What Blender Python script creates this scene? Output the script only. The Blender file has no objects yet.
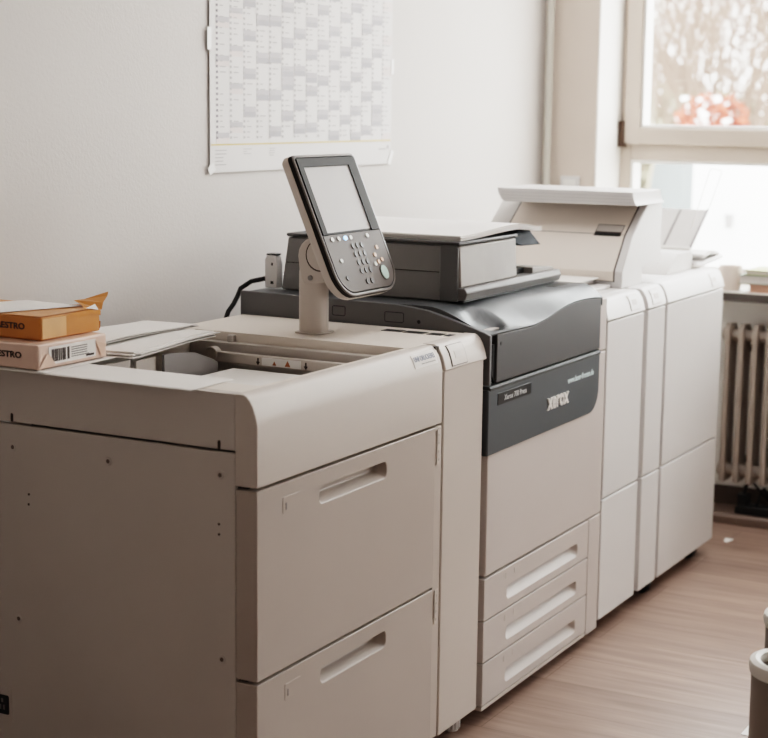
import bpy, bmesh, math, random
from mathutils import Vector, Matrix
random.seed(7)
PI = math.pi
scene = bpy.context.scene
COL = scene.collection

# ------------------------------------------------------------------ materials
def lin(c):
    def f(u):
        u /= 255.0
        return u/12.92 if u <= 0.04045 else ((u+0.055)/1.055)**2.4
    return (f(c[0]), f(c[1]), f(c[2]), 1.0)

MATS = {}
def mat(name, rgb, rough=0.5, metal=0.0, vary=0.06, scale=6.0, bump=0.0, bscale=300.0, spec=0.5, coat=0.0, emit=0.0, stretch=None):
    m = bpy.data.materials.new(name); m.use_nodes = True
    nt = m.node_tree; b = nt.nodes['Principled BSDF']
    tc = nt.nodes.new('ShaderNodeTexCoord')
    mp = nt.nodes.new('ShaderNodeMapping'); nt.links.new(tc.outputs['Object'], mp.inputs['Vector'])
    if stretch: mp.inputs['Scale'].default_value = stretch
    no = nt.nodes.new('ShaderNodeTexNoise'); no.inputs['Scale'].default_value = scale; no.inputs['Detail'].default_value = 4
    nt.links.new(mp.outputs['Vector'], no.inputs['Vector'])
    rp = nt.nodes.new('ShaderNodeValToRGB')
    c = lin(rgb)
    rp.color_ramp.elements[0].position = 0.3; rp.color_ramp.elements[1].position = 0.7
    rp.color_ramp.elements[0].color = tuple(x*(1-vary) for x in c[:3])+(1,)
    rp.color_ramp.elements[1].color = tuple(min(1, x*(1+vary)) for x in c[:3])+(1,)
    nt.links.new(no.outputs['Fac'], rp.inputs['Fac'])
    nt.links.new(rp.outputs['Color'], b.inputs['Base Color'])
    b.inputs['Roughness'].default_value = rough
    b.inputs['Metallic'].default_value = metal
    b.inputs['Specular IOR Level'].default_value = spec
    if coat:
        b.inputs['Coat Weight'].default_value = coat; b.inputs['Coat Roughness'].default_value = 0.12
    if bump:
        n2 = nt.nodes.new('ShaderNodeTexNoise'); n2.inputs['Scale'].default_value = bscale
        nt.links.new(mp.outputs['Vector'], n2.inputs['Vector'])
        bp = nt.nodes.new('ShaderNodeBump'); bp.inputs['Strength'].default_value = bump; bp.inputs['Distance'].default_value = 0.002
        nt.links.new(n2.outputs['Fac'], bp.inputs['Height']); nt.links.new(bp.outputs['Normal'], b.inputs['Normal'])
    if emit:
        b.inputs['Emission Color'].default_value = c; b.inputs['Emission Strength'].default_value = emit
    MATS[name] = m
    return m

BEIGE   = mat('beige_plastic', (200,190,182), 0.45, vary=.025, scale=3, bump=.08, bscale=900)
DRAWP   = mat('drawer_beige_shaded', (180,169,161), 0.45, vary=.025, scale=3, bump=.08, bscale=900)  # cabinet beige darkened: weaker light on the drawers put into the colour
DECKP   = mat('top_deck_beige_lit', (226,216,206), 0.45, vary=.02, scale=3, bump=.08, bscale=900)  # cabinet beige lightened: light from above put into the deck colour
PDOORP  = mat('printer_door_plastic', (198,189,184), 0.45, vary=.02, scale=3, bump=.06, bscale=900)
HOODP   = mat('hood_cover_lit', (236,224,213), 0.45, vary=.02, scale=3)  # beige whitened: bounce light on the hood side put into the colour
FLANK   = mat('flank_charcoal_plastic', (104,104,105), 0.5, vary=.04, scale=4)
SCAND   = mat('scanner_charcoal_plastic', (132,131,131), 0.5, vary=.04, scale=4)
BEIGE2  = mat('beige_plastic_side', (198,190,184), 0.5, vary=.03, scale=3, bump=.1, bscale=900)
CREAM   = mat('cream_plastic', (222,219,217), 0.42, vary=.02, scale=3, bump=.06, bscale=900)
DIMPLE  = mat('screw_recess', (112,100,93), 0.7)
GAP     = mat('seam_shadow_plastic', (70,60,53), 0.7)
DARK    = mat('charcoal_plastic', (70,69,69), 0.45, vary=.05, scale=4, bump=.05, bscale=900)
DARKB   = mat('slate_door_plastic', (77,82,85), 0.42, vary=.04, scale=4, bump=.05, bscale=900)
GLOSSG  = mat('satin_grey_cover', (84,87,89), 0.36, vary=.05, scale=4, spec=.4)
TRAYP   = mat('pale_tray_plastic', (206,202,199), 0.45)
PLAT    = mat('platen_plastic', (120,117,115), 0.45, spec=.3)
LGREY   = mat('light_grey_plastic', (150,144,139), 0.45, vary=.05, scale=14)
MGREY   = mat('mid_grey_plastic', (135,131,130), 0.5)
LIPM    = mat('door_lip_plastic', (92,94,94), 0.6, spec=.25)
BLACK   = mat('black_plastic', (24,24,25), 0.4)
BLACKR  = mat('black_rubber', (28,27,27), 0.7)
PAPER   = mat('white_paper', (236,232,228), 0.75, vary=.015, scale=12)
PAPERE  = mat('paper_edges', (214,208,203), 0.8, vary=.10, scale=8, stretch=(1,1,60))
ORANGE  = mat('orange_ream_wrap', (206,134,62), 0.42, vary=.10, scale=9, coat=.3)
ORANGEL = mat('pale_orange_wrap', (228,176,124), 0.4, vary=.10, scale=14, coat=.3)
PINK    = mat('salmon_ream_wrap', (226,196,180), 0.35, vary=.06, scale=9, coat=.5)
INK     = mat('dark_print', (62,50,46), 0.6)
INKG    = mat('grey_print', (140,136,134), 0.7)
INKR    = mat('brown_warning_print', (168,108,74), 0.6)
NAVY    = mat('blue_print', (70,84,116), 0.5)
WHITEP  = mat('white_lettering', (226,228,228), 0.5)
CHROME  = mat('silver_lettering', (232,228,224), 0.35, metal=.1)
CYANP   = mat('pale_blue_lettering', (212,228,230), 0.5)
BEZEL   = mat('bezel_plastic', (48,45,43), 0.55, vary=.04, spec=.2)
RIMG    = mat('bezel_rim_plastic', (116,110,106), 0.3, vary=.04)
CREAMP  = mat('cream_print', (186,178,170), 0.5)
KEYP    = mat('keypad_plastic', (104,96,91), 0.5, vary=.03, spec=.3)
KEYD    = mat('dark_key_plastic', (70,64,61), 0.4)
SCREEN  = mat('screen_surface', (186,182,180), 0.45, vary=.02, spec=.3)
LEDB    = mat('blue_indicator', (150,205,255), 0.3, emit=1.2)
KEYW    = mat('white_key', (216,214,208), 0.4)
KEYG    = mat('green_start_key', (186,208,198), 0.35)
KEYO    = mat('orange_key', (216,176,150), 0.4)
WINF    = mat('window_frame_lacquer', (204,190,178), 0.4, vary=.02, scale=5)
WINW    = mat('white_glazing_bead', (238,235,230), 0.4)
METD    = mat('dark_hinge_metal', (86,70,60), 0.4, metal=.6)
RADI    = mat('radiator_enamel', (172,160,150), 0.4, vary=.04)
PIPE    = mat('grey_pipe_paint', (196,192,182), 0.45)
SILL    = mat('pale_stone_sill', (226,222,216), 0.35, vary=.05, scale=40)
SILLE   = mat('dark_sill_edge', (84,78,74), 0.6)
BOOKG   = mat('olive_book_cover', (168,166,110), 0.6)
BOOKC   = mat('grey_green_book_cover', (158,168,154), 0.6)
BOOKB   = mat('terracotta_pack_wrap', (194,152,132), 0.55)
VASE    = mat('blush_ceramic', (236,222,212), 0.4)
BINM    = mat('grey_bin_plastic', (140,131,124), 0.5, vary=.04)
BINR    = mat('pale_bin_rim', (226,222,216), 0.45)
BINI    = mat('bin_inside_plastic', (150,136,124), 0.7)
TAPE    = mat('white_tape', (244,242,240), 0.35)
CALP    = mat('calendar_paper', (232,229,227), 0.7, vary=.012, scale=6)
CALG    = mat('calendar_grey_cell', (200,197,199), 0.75)
CALG2   = mat('calendar_dark_cell', (186,184,188), 0.75)
CALR    = mat('calendar_pink_cell', (231,222,219), 0.75)
CALY    = mat('calendar_yellow_ink', (226,202,140), 0.7)
CALT    = mat('calendar_small_print', (190,187,187), 0.75)
CALD    = mat('calendar_dark_print', (150,146,150), 0.75)
CLOTH   = mat('thin_white_paper', (240,236,232), 0.7)
BARK    = mat('tree_bark', (92,80,70), 0.9, vary=.2, scale=12)
TWIG    = mat('bare_twigs', (108,90,78), 0.9, vary=.2, scale=6)
HEDGE   = mat('olive_hedge', (98,92,72), 0.9, vary=.3, scale=8)
SHRUBR  = mat('red_shrub_leaf', (150,66,46), 0.9, vary=.3, scale=8)
SHRUBW  = mat('white_blossom', (240,236,230), 0.8)
GWALL   = mat('white_render', (246,246,245), 0.9, vary=.01)
GPIL    = mat('pale_grey_render', (104,110,110), 0.9)
STAKE   = mat('pale_wood_stake', (128,118,100), 0.8)
GROUND  = mat('pale_paving', (150,146,138), 0.9, vary=.1, scale=1)

# painted wall with faint roller texture
WALL = mat('painted_plaster', (217,212,208), 0.75, vary=.012, scale=2.5, bump=.25, bscale=140)
WALLR = mat('painted_plaster_reveal', (214,200,188), 0.75, vary=.03, scale=3, bump=.3, bscale=140)
BRIGHTW = mat('brightened_wall_paint', (244,241,236), 0.7, vary=.01)  # wall paint whitened: window light on the reveal put into the colour
CEIL = mat('ceiling_paint', (236,232,226), 0.85)

# wood laminate floor
def floor_mat():
    m = bpy.data.materials.new('wood_laminate'); m.use_nodes = True
    nt = m.node_tree; b = nt.nodes['Principled BSDF']; N = nt.nodes.new; L = nt.links.new
    tc = N('ShaderNodeTexCoord')
    mp = N('ShaderNodeMapping'); mp.inputs['Rotation'].default_value = (0,0,PI/2)
    L(tc.outputs['Object'], mp.inputs['Vector'])
    br = N('ShaderNodeTexBrick'); br.offset = .37; br.inputs['Scale'].default_value = 1.0
    br.inputs['Brick Width'].default_value = 1.28; br.inputs['Row Height'].default_value = .19
    br.inputs['Mortar Size'].default_value = .0012; br.inputs['Mortar Smooth'].default_value = .4; br.inputs['Bias'].default_value = 0
    br.inputs['Color1'].default_value = lin((170,146,133)); br.inputs['Color2'].default_value = lin((151,128,116)); br.inputs['Mortar'].default_value = lin((112,90,80))
    L(mp.outputs['Vector'], br.inputs['Vector'])
    mp2 = N('ShaderNodeMapping'); mp2.inputs['Scale'].default_value = (16,1.1,1); L(tc.outputs['Object'], mp2.inputs['Vector'])
    no = N('ShaderNodeTexNoise'); no.inputs['Scale'].default_value = 2.2; no.inputs['Detail'].default_value = 7; no.inputs['Roughness'].default_value = .62
    L(mp2.outputs['Vector'], no.inputs['Vector'])
    rp = N('ShaderNodeValToRGB'); rp.color_ramp.elements[0].position = .3; rp.color_ramp.elements[1].position = .72
    rp.color_ramp.elements[0].color = (.55,.52,.50,1); rp.color_ramp.elements[1].color = (1.18,1.18,1.18,1)
    L(no.outputs['Fac'], rp.inputs['Fac'])
    mx = N('ShaderNodeMix'); mx.data_type = 'RGBA'; mx.blend_type = 'MULTIPLY'; mx.inputs['Factor'].default_value = .75
    L(br.outputs['Color'], mx.inputs['A']); L(rp.outputs['Color'], mx.inputs['B']); L(mx.outputs['Result'], b.inputs['Base Color'])
    b.inputs['Roughness'].default_value = .36
    bp = N('ShaderNodeBump'); bp.inputs['Strength'].default_value = .12; bp.inputs['Distance'].default_value = .002
    L(no.outputs['Fac'], bp.inputs['Height']); L(bp.outputs['Normal'], b.inputs['Normal'])
    return m
FLOOR = floor_mat()

def glass_mat():
    m = bpy.data.materials.new('window_glass'); m.use_nodes = True
    nt = m.node_tree; nt.nodes.clear(); N = nt.nodes.new; L = nt.links.new
    out = N('ShaderNodeOutputMaterial'); tr = N('ShaderNodeBsdfTransparent'); gl = N('ShaderNodeBsdfGlossy'); mx = N('ShaderNodeMixShader')
    no = N('ShaderNodeTexNoise'); no.inputs['Scale'].default_value = 2
    rp = N('ShaderNodeMapRange'); rp.inputs['To Min'].default_value = .05; rp.inputs['To Max'].default_value = .07
    L(no.outputs['Fac'], rp.inputs['Value']); L(rp.outputs['Result'], mx.inputs['Fac'])
    gl.inputs['Roughness'].default_value = .02; tr.inputs['Color'].default_value = (.97,.98,.97,1)
    L(tr.outputs[0], mx.inputs[1]); L(gl.outputs[0], mx.inputs[2]); L(mx.outputs[0], out.inputs[0])
    return m
GLASS = glass_mat()

# ------------------------------------------------------------------ mesh helpers
class MB:
    def __init__(s): s.v = []; s.f = []; s.m = []
    def add(s, vs, fs, mi=0):
        o = len(s.v); s.v += [tuple(p) for p in vs]
        for f in fs: s.f.append([i+o for i in f]); s.m.append(mi)
        return s
    def box(s, x0,x1,y0,y1,z0,z1, mi=0):
        vs = [(x,y,z) for x in (x0,x1) for y in (y0,y1) for z in (z0,z1)]
        return s.add(vs, [(0,1,3,2),(4,6,7,5),(0,4,5,1),(2,3,7,6),(0,2,6,4),(1,5,7,3)], mi)
    def obox(s, o, u, v, n, u0,u1,v0,v1,n0,n1, mi=0):
        vs = [o+u*a+v*b+n*c for a in (u0,u1) for b in (v0,v1) for c in (n0,n1)]
        return s.add(vs, [(0,1,3,2),(4,6,7,5),(0,4,5,1),(2,3,7,6),(0,2,6,4),(1,5,7,3)], mi)
    def prism(s, axis, prof, a, b, mi=0):
        n = len(prof)
        def P(p, t):
            if axis == 'x': return (t, p[0], p[1])
            if axis == 'y': return (p[0], t, p[1])
            return (p[0], p[1], t)
        vs = [P(p,a) for p in prof]+[P(p,b) for p in prof]
        fs = [tuple(range(n)), tuple(range(2*n-1, n-1, -1))]
        fs += [(i, n+i, n+(i+1)%n, (i+1)%n) for i in range(n)]
        return s.add(vs, fs, mi)
    def oprism(s, o, u, v, n, prof, a, b, mi=0):
        k = len(prof)
        vs = [o+u*p[0]+v*p[1]+n*a for p in prof]+[o+u*p[0]+v*p[1]+n*b for p in prof]
        fs = [tuple(range(k)), tuple(range(2*k-1, k-1, -1))]+[(i, k+i, k+(i+1)%k, (i+1)%k) for i in range(k)]
        return s.add(vs, fs, mi)
    def poly(s, pts, mi=0): return s.add(pts, [tuple(range(len(pts)))], mi)
    def tube(s, pts, r, seg=8, mi=0, cap=True):
        pts = [Vector(p) for p in pts]; rs = r if isinstance(r, (list,tuple)) else [r]*len(pts)
        vs = []; 
        d0 = (pts[1]-pts[0]).normalized()
        ref = Vector((0,0,1)) if abs(d0.z) < .9 else Vector((1,0,0))
        a = d0.cross(ref).normalized()
        for i,p in enumerate(pts):
            d = (pts[min(i+1,len(pts)-1)]-pts[max(i-1,0)]).normalized()
            a = (a - d*a.dot(d)).normalized(); b = d.cross(a)
            for k in range(seg):
                t = 2*PI*k/seg; vs.append(p+(a*math.cos(t)+b*math.sin(t))*rs[i])
        fs = []
        for i in range(len(pts)-1):
            for k in range(seg):
                fs.append((i*seg+k, i*seg+(k+1)%seg, (i+1)*seg+(k+1)%seg, (i+1)*seg+k))
        if cap:
            fs.append(tuple(range(seg-1,-1,-1))); fs.append(tuple(range((len(pts)-1)*seg, len(pts)*seg)))
        return s.add(vs, fs, mi)
    def lathe(s, prof, c, seg=32, mi=0):
        n = len(prof); vs = []
        for k in range(seg):
            t = 2*PI*k/seg
            for r,z in prof: vs.append((c[0]+r*math.cos(t), c[1]+r*math.sin(t), c[2]+z))
        fs = [(k*n+i, ((k+1)%seg)*n+i, ((k+1)%seg)*n+i+1, k*n+i+1) for k in range(seg) for i in range(n-1)]
        return s.add(vs, fs, mi)
    def recess(s, x0,x1,z0,z1,y0,y1, hole, r, depth, kz=.5, inset=.006, mi=0, hm=None):
        """slab x0..x1 / z0..z1 with front at y0, back at y1 and a rounded hand grip sunk in the front"""
        hm = mi if hm is None else hm
        hx0,hx1,hz0,hz1 = hole
        loop = []
        for cx,cz,a0 in ((hx1-r,hz1-r,0),(hx0+r,hz1-r,90),(hx0+r,hz0+r,180),(hx1-r,hz0+r,270)):
            for k in range(6):
                t = math.radians(a0+18*k); loop.append((cx+r*math.cos(t), cz+r*math.sin(t)))
        bm = bmesh.new()
        ov = [bm.verts.new((x,y0,z)) for x,z in ((x0,z0),(x1,z0),(x1,z1),(x0,z1))]
        iv = [bm.verts.new((x,y0,z)) for x,z in loop]
        es = [bm.edges.new((ov[i],ov[(i+1)%4])) for i in range(4)]+[bm.edges.new((iv[i],iv[(i+1)%len(iv)])) for i in range(len(iv))]
        bmesh.ops.triangle_fill(bm, use_beauty=True, use_dissolve=False, edges=es)
        bm.verts.index_update()
        vs = [v.co[:] for v in bm.verts]; fs = [[v.index for v in f.verts] for f in bm.faces]
        bm.free()
        s.add(vs, fs, mi)
        n = len(loop); cx = (hx0+hx1)/2; kx = 1-2*inset/(hx1-hx0)
        back = [(cx+(x-cx)*kx, y0+depth, hz1-.002-(hz1-z)*kz) for x,z in loop]
        front = [(x,y0,z) for x,z in loop]
        s.add(front+back, [(i,(i+1)%n,n+(i+1)%n,n+i) for i in range(n)]+[tuple(range(n,2*n))], hm)
        vs = [(x,y,z) for x in (x0,x1) for y in (y0,y1) for z in (z0,z1)]
        s.add(vs, [(0,1,3,2),(4,6,7,5),(2,3,7,6),(0,2,6,4),(1,5,7,3)], mi)
        return s

ORG = {}
def setp(o, label=None, cat=None, group=None, kind=None):
    if label: o['label'] = label
    if cat: o['category'] = cat
    if group: o['group'] = group
    if kind: o['kind'] = kind
    return o
def thing(name, loc, label, cat, group=None):
    o = bpy.data.objects.new(name, None); COL.objects.link(o); o.location = loc; o.empty_display_size = .05
    ORG[o] = Vector(loc)
    return setp(o, label, cat, group)
def obj(name, mb, mats, parent=None, bevel=0.0, smooth=40, origin=None, segs=2):
    if not isinstance(mats, (list,tuple)): mats = [mats]
    if parent is not None: org = ORG[parent]
    else: org = Vector(origin) if origin else Vector((0,0,0))
    me = bpy.data.meshes.new(name)
    me.from_pydata([tuple(Vector(p)-org) for p in mb.v], [], mb.f)
    for m in mats: me.materials.append(m)
    for p,mi in zip(me.polygons, mb.m): p.material_index = mi
    bm = bmesh.new(); bm.from_mesh(me)
    bmesh.ops.remove_doubles(bm, verts=bm.verts, dist=1e-6)
    bmesh.ops.recalc_face_normals(bm, faces=bm.faces)
    bm.to_mesh(me); bm.free()
    if smooth:
        me.shade_smooth(); me.set_sharp_from_angle(angle=math.radians(smooth))
    o = bpy.data.objects.new(name, me); COL.objects.link(o)
    if parent is not None: o.parent = parent
    else: o.location = org
    ORG[o] = org
    if bevel:
        b = o.modifiers.new('edge', 'BEVEL'); b.width = bevel; b.segments = segs; b.limit_method = 'ANGLE'; b.angle_limit = math.radians(35); b.harden_normals = False
    return o
def struct(name, mb, m, bevel=0, smooth=40, parent=None, origin=None):
    o = obj(name, mb, m, parent, bevel, smooth, origin)
    if parent is None: o['kind'] = 'structure'
    return o
def rrect(x0,x1,z0,z1,r,n=5):
    """rounded rectangle outline; r = one radius or (br,tr,tl,bl)"""
    if not isinstance(r,(tuple,list)): r = (r,)*4
    pts = []
    for (cx,cz,a0,rr) in ((x1-r[0],z0+r[0],270,r[0]),(x1-r[1],z1-r[1],0,r[1]),(x0+r[2],z1-r[2],90,r[2]),(x0+r[3],z0+r[3],180,r[3])):
        if rr < 1e-5: pts.append((cx,cz)); continue
        for k in range(n+1):
            t = math.radians(a0+90*k/n); pts.append((cx+rr*math.cos(t), cz+rr*math.sin(t)))
    return pts
def lettering(name, body, o, u, v, w, h, m, parent, depth=.0006, bold=0.0):
    cu = bpy.data.curves.new('lettering_curve','FONT'); cu.body = body; cu.size = 1; cu.extrude = 0.02; cu.resolution_u = 3; cu.offset = bold
    t = bpy.data.objects.new('lettering_source', cu); COL.objects.link(t)
    dg = bpy.context.evaluated_depsgraph_get(); dg.update()
    me = bpy.data.meshes.new_from_object(t.evaluated_get(dg))
    vs = [p.co.copy() for p in me.vertices]
    xs = [p.x for p in vs]; ys = [p.y for p in vs]; zs = [p.z for p in vs]
    x0,x1,y0,y1,z0,z1 = min(xs),max(xs),min(ys),max(ys),min(zs),max(zs)
    o = Vector(o); u = Vector(u).normalized(); v = Vector(v).normalized(); n = u.cross(v)
    mb = MB(); mb.add([o+u*((p.x-x0)/(x1-x0)*w)+v*((p.y-y0)/(y1-y0)*h)+n*((p.z-z0)/(z1-z0)*depth) for p in vs], [list(p.vertices) for p in me.polygons])
    bpy.data.objects.remove(t); bpy.data.curves.remove(cu); bpy.data.meshes.remove(me)
    return obj(name, mb, m, parent, smooth=0)

# ------------------------------------------------------------------ the room
YW = .825            # back wall
XP = 3.13            # pier of the window wall
XF = 3.365           # window frame plane
struct('floor', MB().box(-3.3,3.5,-3.5,1.0,-.1,0), FLOOR)
struct('ceiling', MB().box(-3.3,3.6,-3.5,1.0,2.7,2.8), CEIL)
struct('wall_back', MB().box(-3.3,XF+.2,YW,YW+.12,0,2.7), WALL)
struct('wall_left', MB().box(-3.3,-3.2,-3.5,YW,0,2.7), WALL)
struct('wall_front', MB().box(-3.3,XF+.2,-3.5,-3.4,0,2.7), WALL)
for a,b in ((.618,YW),(-1.6,-1.25),(-3.4,-3.15)):          # piers
    struct('wall_right', MB().box(XP,XF+.2,a,b,0,2.7), WALLR, .004)
for a,b in ((-1.25,.618),(-3.15,-1.6)):
    struct('wall_right', MB().box(XP,XF+.2,a,b,2.42,2.7), WALLR)      # lintels
    struct('wall_right', MB().box(3.28,XF+.2,a,b,0,.79), BRIGHTW)       # niche walls below the sills, brightened in colour
struct('trim_4', MB().box(XP+.001,XF+.002,.6125,.619,.82,2.42), BRIGHTW, .001)  # thin skin on the pier side, window light painted in
struct('baseboard_right', MB().prism('y', [(3.262,.035),(3.28,.035),(3.28,.10),(3.268,.10)], -1.25,.618), mat('dark_baseboard', (92,78,70), .5), .002)
struct('trim_1', MB().prism('y', [(3.108,0),(3.28,0),(3.28,.035),(3.116,.035),(3.108,.027)], -1.25,.618), mat('plinth_paint', (120,104,95), .5), .003)
struct('baseboard_back', MB().box(-3.2,XP,YW-.014,YW,0,.07), WINF, .003)

def window(idx, ya, yb):
    """ya < yb; frame seen from inside, transom splits an opening sash above and a fixed pane below"""
    z0,z1 = .82,2.42; x0,x1 = XF,XF+.12
    root = MB()
    def frame(mb, y0,y1,za,zb,w,xa,xb):
        mb.box(xa,xb,y0,y0+w,za,zb); mb.box(xa,xb,y1-w,y1,za,zb); mb.box(xa,xb,y0+w,y1-w,za,za+w); mb.box(xa,xb,y0+w,y1-w,zb-w,zb)
    frame(root, ya,yb,z0,z1,.045,x0,x1)
    mid = (ya+yb)/2
    root.box(x0,x1,ya+.045,yb-.045,1.255,1.335)          # transom
    root.box(x0,x1,mid-.03,mid+.03,z0+.045,1.255)        # mullion below
    w = struct('window_%d' % idx, root, WINF, .004)
    for k,(a,b) in enumerate(((ya+.022,mid-.004),(mid+.004,yb-.022))):
        sm = MB(); frame(sm, a,b,1.312,z1-.025,.058,x0-.022,x0-.001)
        sa = obj('sash', sm, WINF, w, .005)
        bd = MB(); frame(bd, a+.058,b-.058,1.37,z1-.083,.012,x0-.010,x0+.066); obj('glazing_bead', bd, WINW, sa, .002)
        obj('pane', MB().box(x0+.058,x0+.062,a+.07,b-.07,1.382,z1-.095), GLASS, sa)
        for zc in (1.35,2.2):
            hy = b+.006 if k else a-.006
            obj('hinge', MB().tube([(x0-.026,hy,zc-.045),(x0-.026,hy,zc+.045)], .012, 12).box(x0-.03,x0-.022,hy-.02,hy+.02,zc-.05,zc-.035), METD, sa)
    for a,b in ((ya+.045,mid-.03),(mid+.03,yb-.045)):
        bd = MB(); frame(bd, a,b,.866,1.254,.012,x0+.004,x0+.080); obj('glazing_bead', bd, WINW, w, .002)
        obj('pane', MB().box(x0+.068,x0+.072,a+.012,b-.012,.878,1.242), GLASS, w)
window(1, -1.25, .618)
window(2, -3.15, -1.6)
for k,(a,b) in enumerate(((-1.25,.618),(-3.15,-1.6))):
    s = MB().box(3.098,XF+.01,a,b,.796,.822)
    o = struct('trim_%d' % (k+2), s, SILL, .003)
    obj('sill_edge', MB().box(3.094,3.0985,a,b,.79,.818), SILLE, o, .001)

# heating pipe in the corner, socket on the pier
p = thing('heating_pipe', (3.095,.79,0), 'vertical painted heating pipe running up the room corner beside the window', 'pipe')
obj('pipe_run', MB().tube([(3.095,.79,0),(3.095,.79,2.7)], .014, 20), PIPE, p)
for z in (.35,2.1): obj('bracket', MB().tube([(3.095,.79,z),(3.095,.79,z+.025)], .017, 20).box(3.095,3.13,.785,.795,z+.005,z+.02), METD, p)
p = thing('wall_socket', (3.13,.70,1.14), 'small white plastic wall plate on the pier left of the window', 'socket')
obj('cover_plate', MB().box(3.116,3.13,.672,.745,1.125,1.198), CREAM, p, .004)
obj('rocker', MB().box(3.112,3.118,.685,.732,1.138,1.185), WINW, p, .003)

# ------------------------------------------------------------------ wall calendar
cal = thing('wall_calendar', (1.505,.82,1.25), 'large year planner poster of grey weekend cells taped to the back wall', 'calendar')
cx0,cx1,cz0,cz1 = 1.030,1.976,1.268,1.96
nx = 24; mb = MB()
vs = []
for i in range(nx+1):
    for j in range(13):
        x = cx0+(cx1-cx0)*i/nx; z = cz0+(cz1-cz0)*j/12
        zz = z
        vs.append((x, .8196-.0006*(math.sin(i*.55)*.5+.5), zz))
mb.add(vs, [(i*13+j,(i+1)*13+j,(i+1)*13+j+1,i*13+j+1) for i in range(nx) for j in range(12)])
sheet = obj('poster_sheet', mb, CALP, cal)
g = MB(); yy = .8188
cols = [1.053+.0614*i for i in range(16)]
rowh = .01365
def cell(c, z0, z1, mi, a=.06, b=1.0):
    x0 = cols[c]+.0614*a; x1 = cols[c]+.0614*b
    g.box(x0,x1,yy-.0002,yy,z0,z1,mi)
cells = {0:[1.649,1.553,1.361],1:[1.673,1.579,1.485,1.387],2:[1.699,1.613,1.517,1.42],3:[1.655,1.559,1.463],4:[1.656,1.561,1.464,1.369],5:[1.695,1.602,1.527,1.492,1.41],6:[1.629,1.53,1.438,1.375],7:[1.662,1.575,1.513,1.477,1.378],8:[1.698,1.604,1.506,1.413],9:[1.643,1.55,1.439,1.355],10:[1.683,1.59,1.494,1.399],11:[1.714,1.619,1.52,1.424,1.35],12:[1.659,1.562,1.466,1.368],13:[1.685,1.591,1.497,1.429,1.394],14:[1.638,1.547,1.352]}
for c,zs in cells.items():
    for z in zs+[max(zs)+.096]:
        if c in (0,1,14):
            cell(c, z-rowh*.5, z+rowh*.5, 1 if c < 14 else 3); cell(c, z-rowh*1.5, z-rowh*.5, 3)
        else:
            cell(c, z-rowh, z, 2); cell(c, z, z+rowh, 1)
g.box(cols[5]+.0037,cols[5]+.0614,yy-.00008,yy+.0001,1.478,1.53,1)
g.box(cols[13]+.0037,cols[13]+.0614,yy-.00008,yy+.0001,1.394,1.43,1)
for c in range(15):
    for r in range(31):
        z = 1.355+rowh*r
        x = cols[c]+.003
        g.box(x,x+.009,yy-.0004,yy-.0002,z-.003,z+.003,5 if c==0 else 4)
        if random.random() < .55:
            x = cols[c]+.02; g.box(x,x+random.uniform(.01,.028),yy-.0004,yy-.0002,z-.0013,z+.0013,4)
    g.box(cols[c]+.012,cols[c]+.05,yy-.0003,yy,1.80,1.814,5)
g.box(1.034,1.972,yy-.0003,yy,1.3355,1.3395,6)
for k in range(5): g.box(1.052,1.052+random.uniform(.03,.05),yy-.0003,yy,1.322-.009*k,1.3245-.009*k,4)
for c,n in ((2,3),(4,4)):
    for k in range(n): g.box(cols[c]+.004,cols[c]+.02+random.random()*.03,yy-.0003,yy,1.324-.006*k,1.3255-.006*k,4)
g.box(1.90,1.945,yy-.0003,yy,1.311,1.3145,4); g.box(1.952,1.958,yy-.0003,yy,1.312,1.324,5)
obj('printed_grid', g, [CALT,CALG,CALG2,CALR,CALT,CALD,CALY], sheet, smooth=0)
for x,z,w,h,a in ((1.026,1.60,.016,.055,0),(1.977,1.555,.014,.045,0),(1.034,1.278,.028,.022,.5),(1.972,1.287,.018,.045,-.5)):
    u = Vector((math.cos(a),0,math.sin(a))); v = Vector((-math.sin(a),0,math.cos(a)))
    obj('tape_strip', MB().obox(Vector((x,.8175,z)),u,v,Vector((0,1,0)),-w/2,w/2,-h/2,h/2,-.0006,0), TAPE, cal)

# ------------------------------------------------------------------ paper feeder unit
def shoulder(t):
    L = [0]
    for (a,b),(c,d) in zip(CH,CH[1:]): L.append(L[-1]+math.hypot(c-a,d-b))
    q = t*L[-1]
    for k in range(len(CH)-1):
        if q <= L[k+1]+1e-9:
            f_ = (q-L[k])/(L[k+1]-L[k]); dy,dz = CH[k+1][0]-CH[k][0],CH[k+1][1]-CH[k][1]; l = math.hypot(dy,dz)
            return CH[k][0]+dy*f_, CH[k][1]+dz*f_, -dz/l, dy/l
def cap_patch(x0,x1,t0,t1,off,skew=0.0,dy=0.0,dz=0.0,nseg=8,thick=.0008):
    """thin plate bent over the rounded front shoulder"""
    mb = MB(); vs = []
    for d in (off,off-thick):
        for k in range(nseg+1):
            t = t0+(t1-t0)*k/nseg; y,z,ny,nz = shoulder(t)
            for x in (x0,x1): vs.append((x+skew*k/nseg, y+ny*d+dy, z+nz*d+dz))
    N = 2*(nseg+1)
    fs = [(2*k,2*k+1,2*k+3,2*k+2) for k in range(nseg)]+[(N+2*k,N+2*k+2,N+2*k+3,N+2*k+1) for k in range(nseg)]
    fs += [(2*k,2*k+2,N+2*k+2,N+2*k) for k in range(nseg)]+[(2*k+1,N+2*k+1,N+2*k+3,2*k+3) for k in range(nseg)]+[(0,N,N+1,1),(N-2,N-1,2*N-1,2*N-2)]
    return mb.add(vs,fs)
CH = [(.003,.88),(.007,.897),(.0125,.912),(.019,.923),(.025,.929),(.032,.933)]     # rounded front shoulder, (y,z)
F = thing('paper_feeder', (.47,.33,0), 'large beige paper feeder cabinet with two deep drawers, nearest the camera', 'paper feeder')
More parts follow.
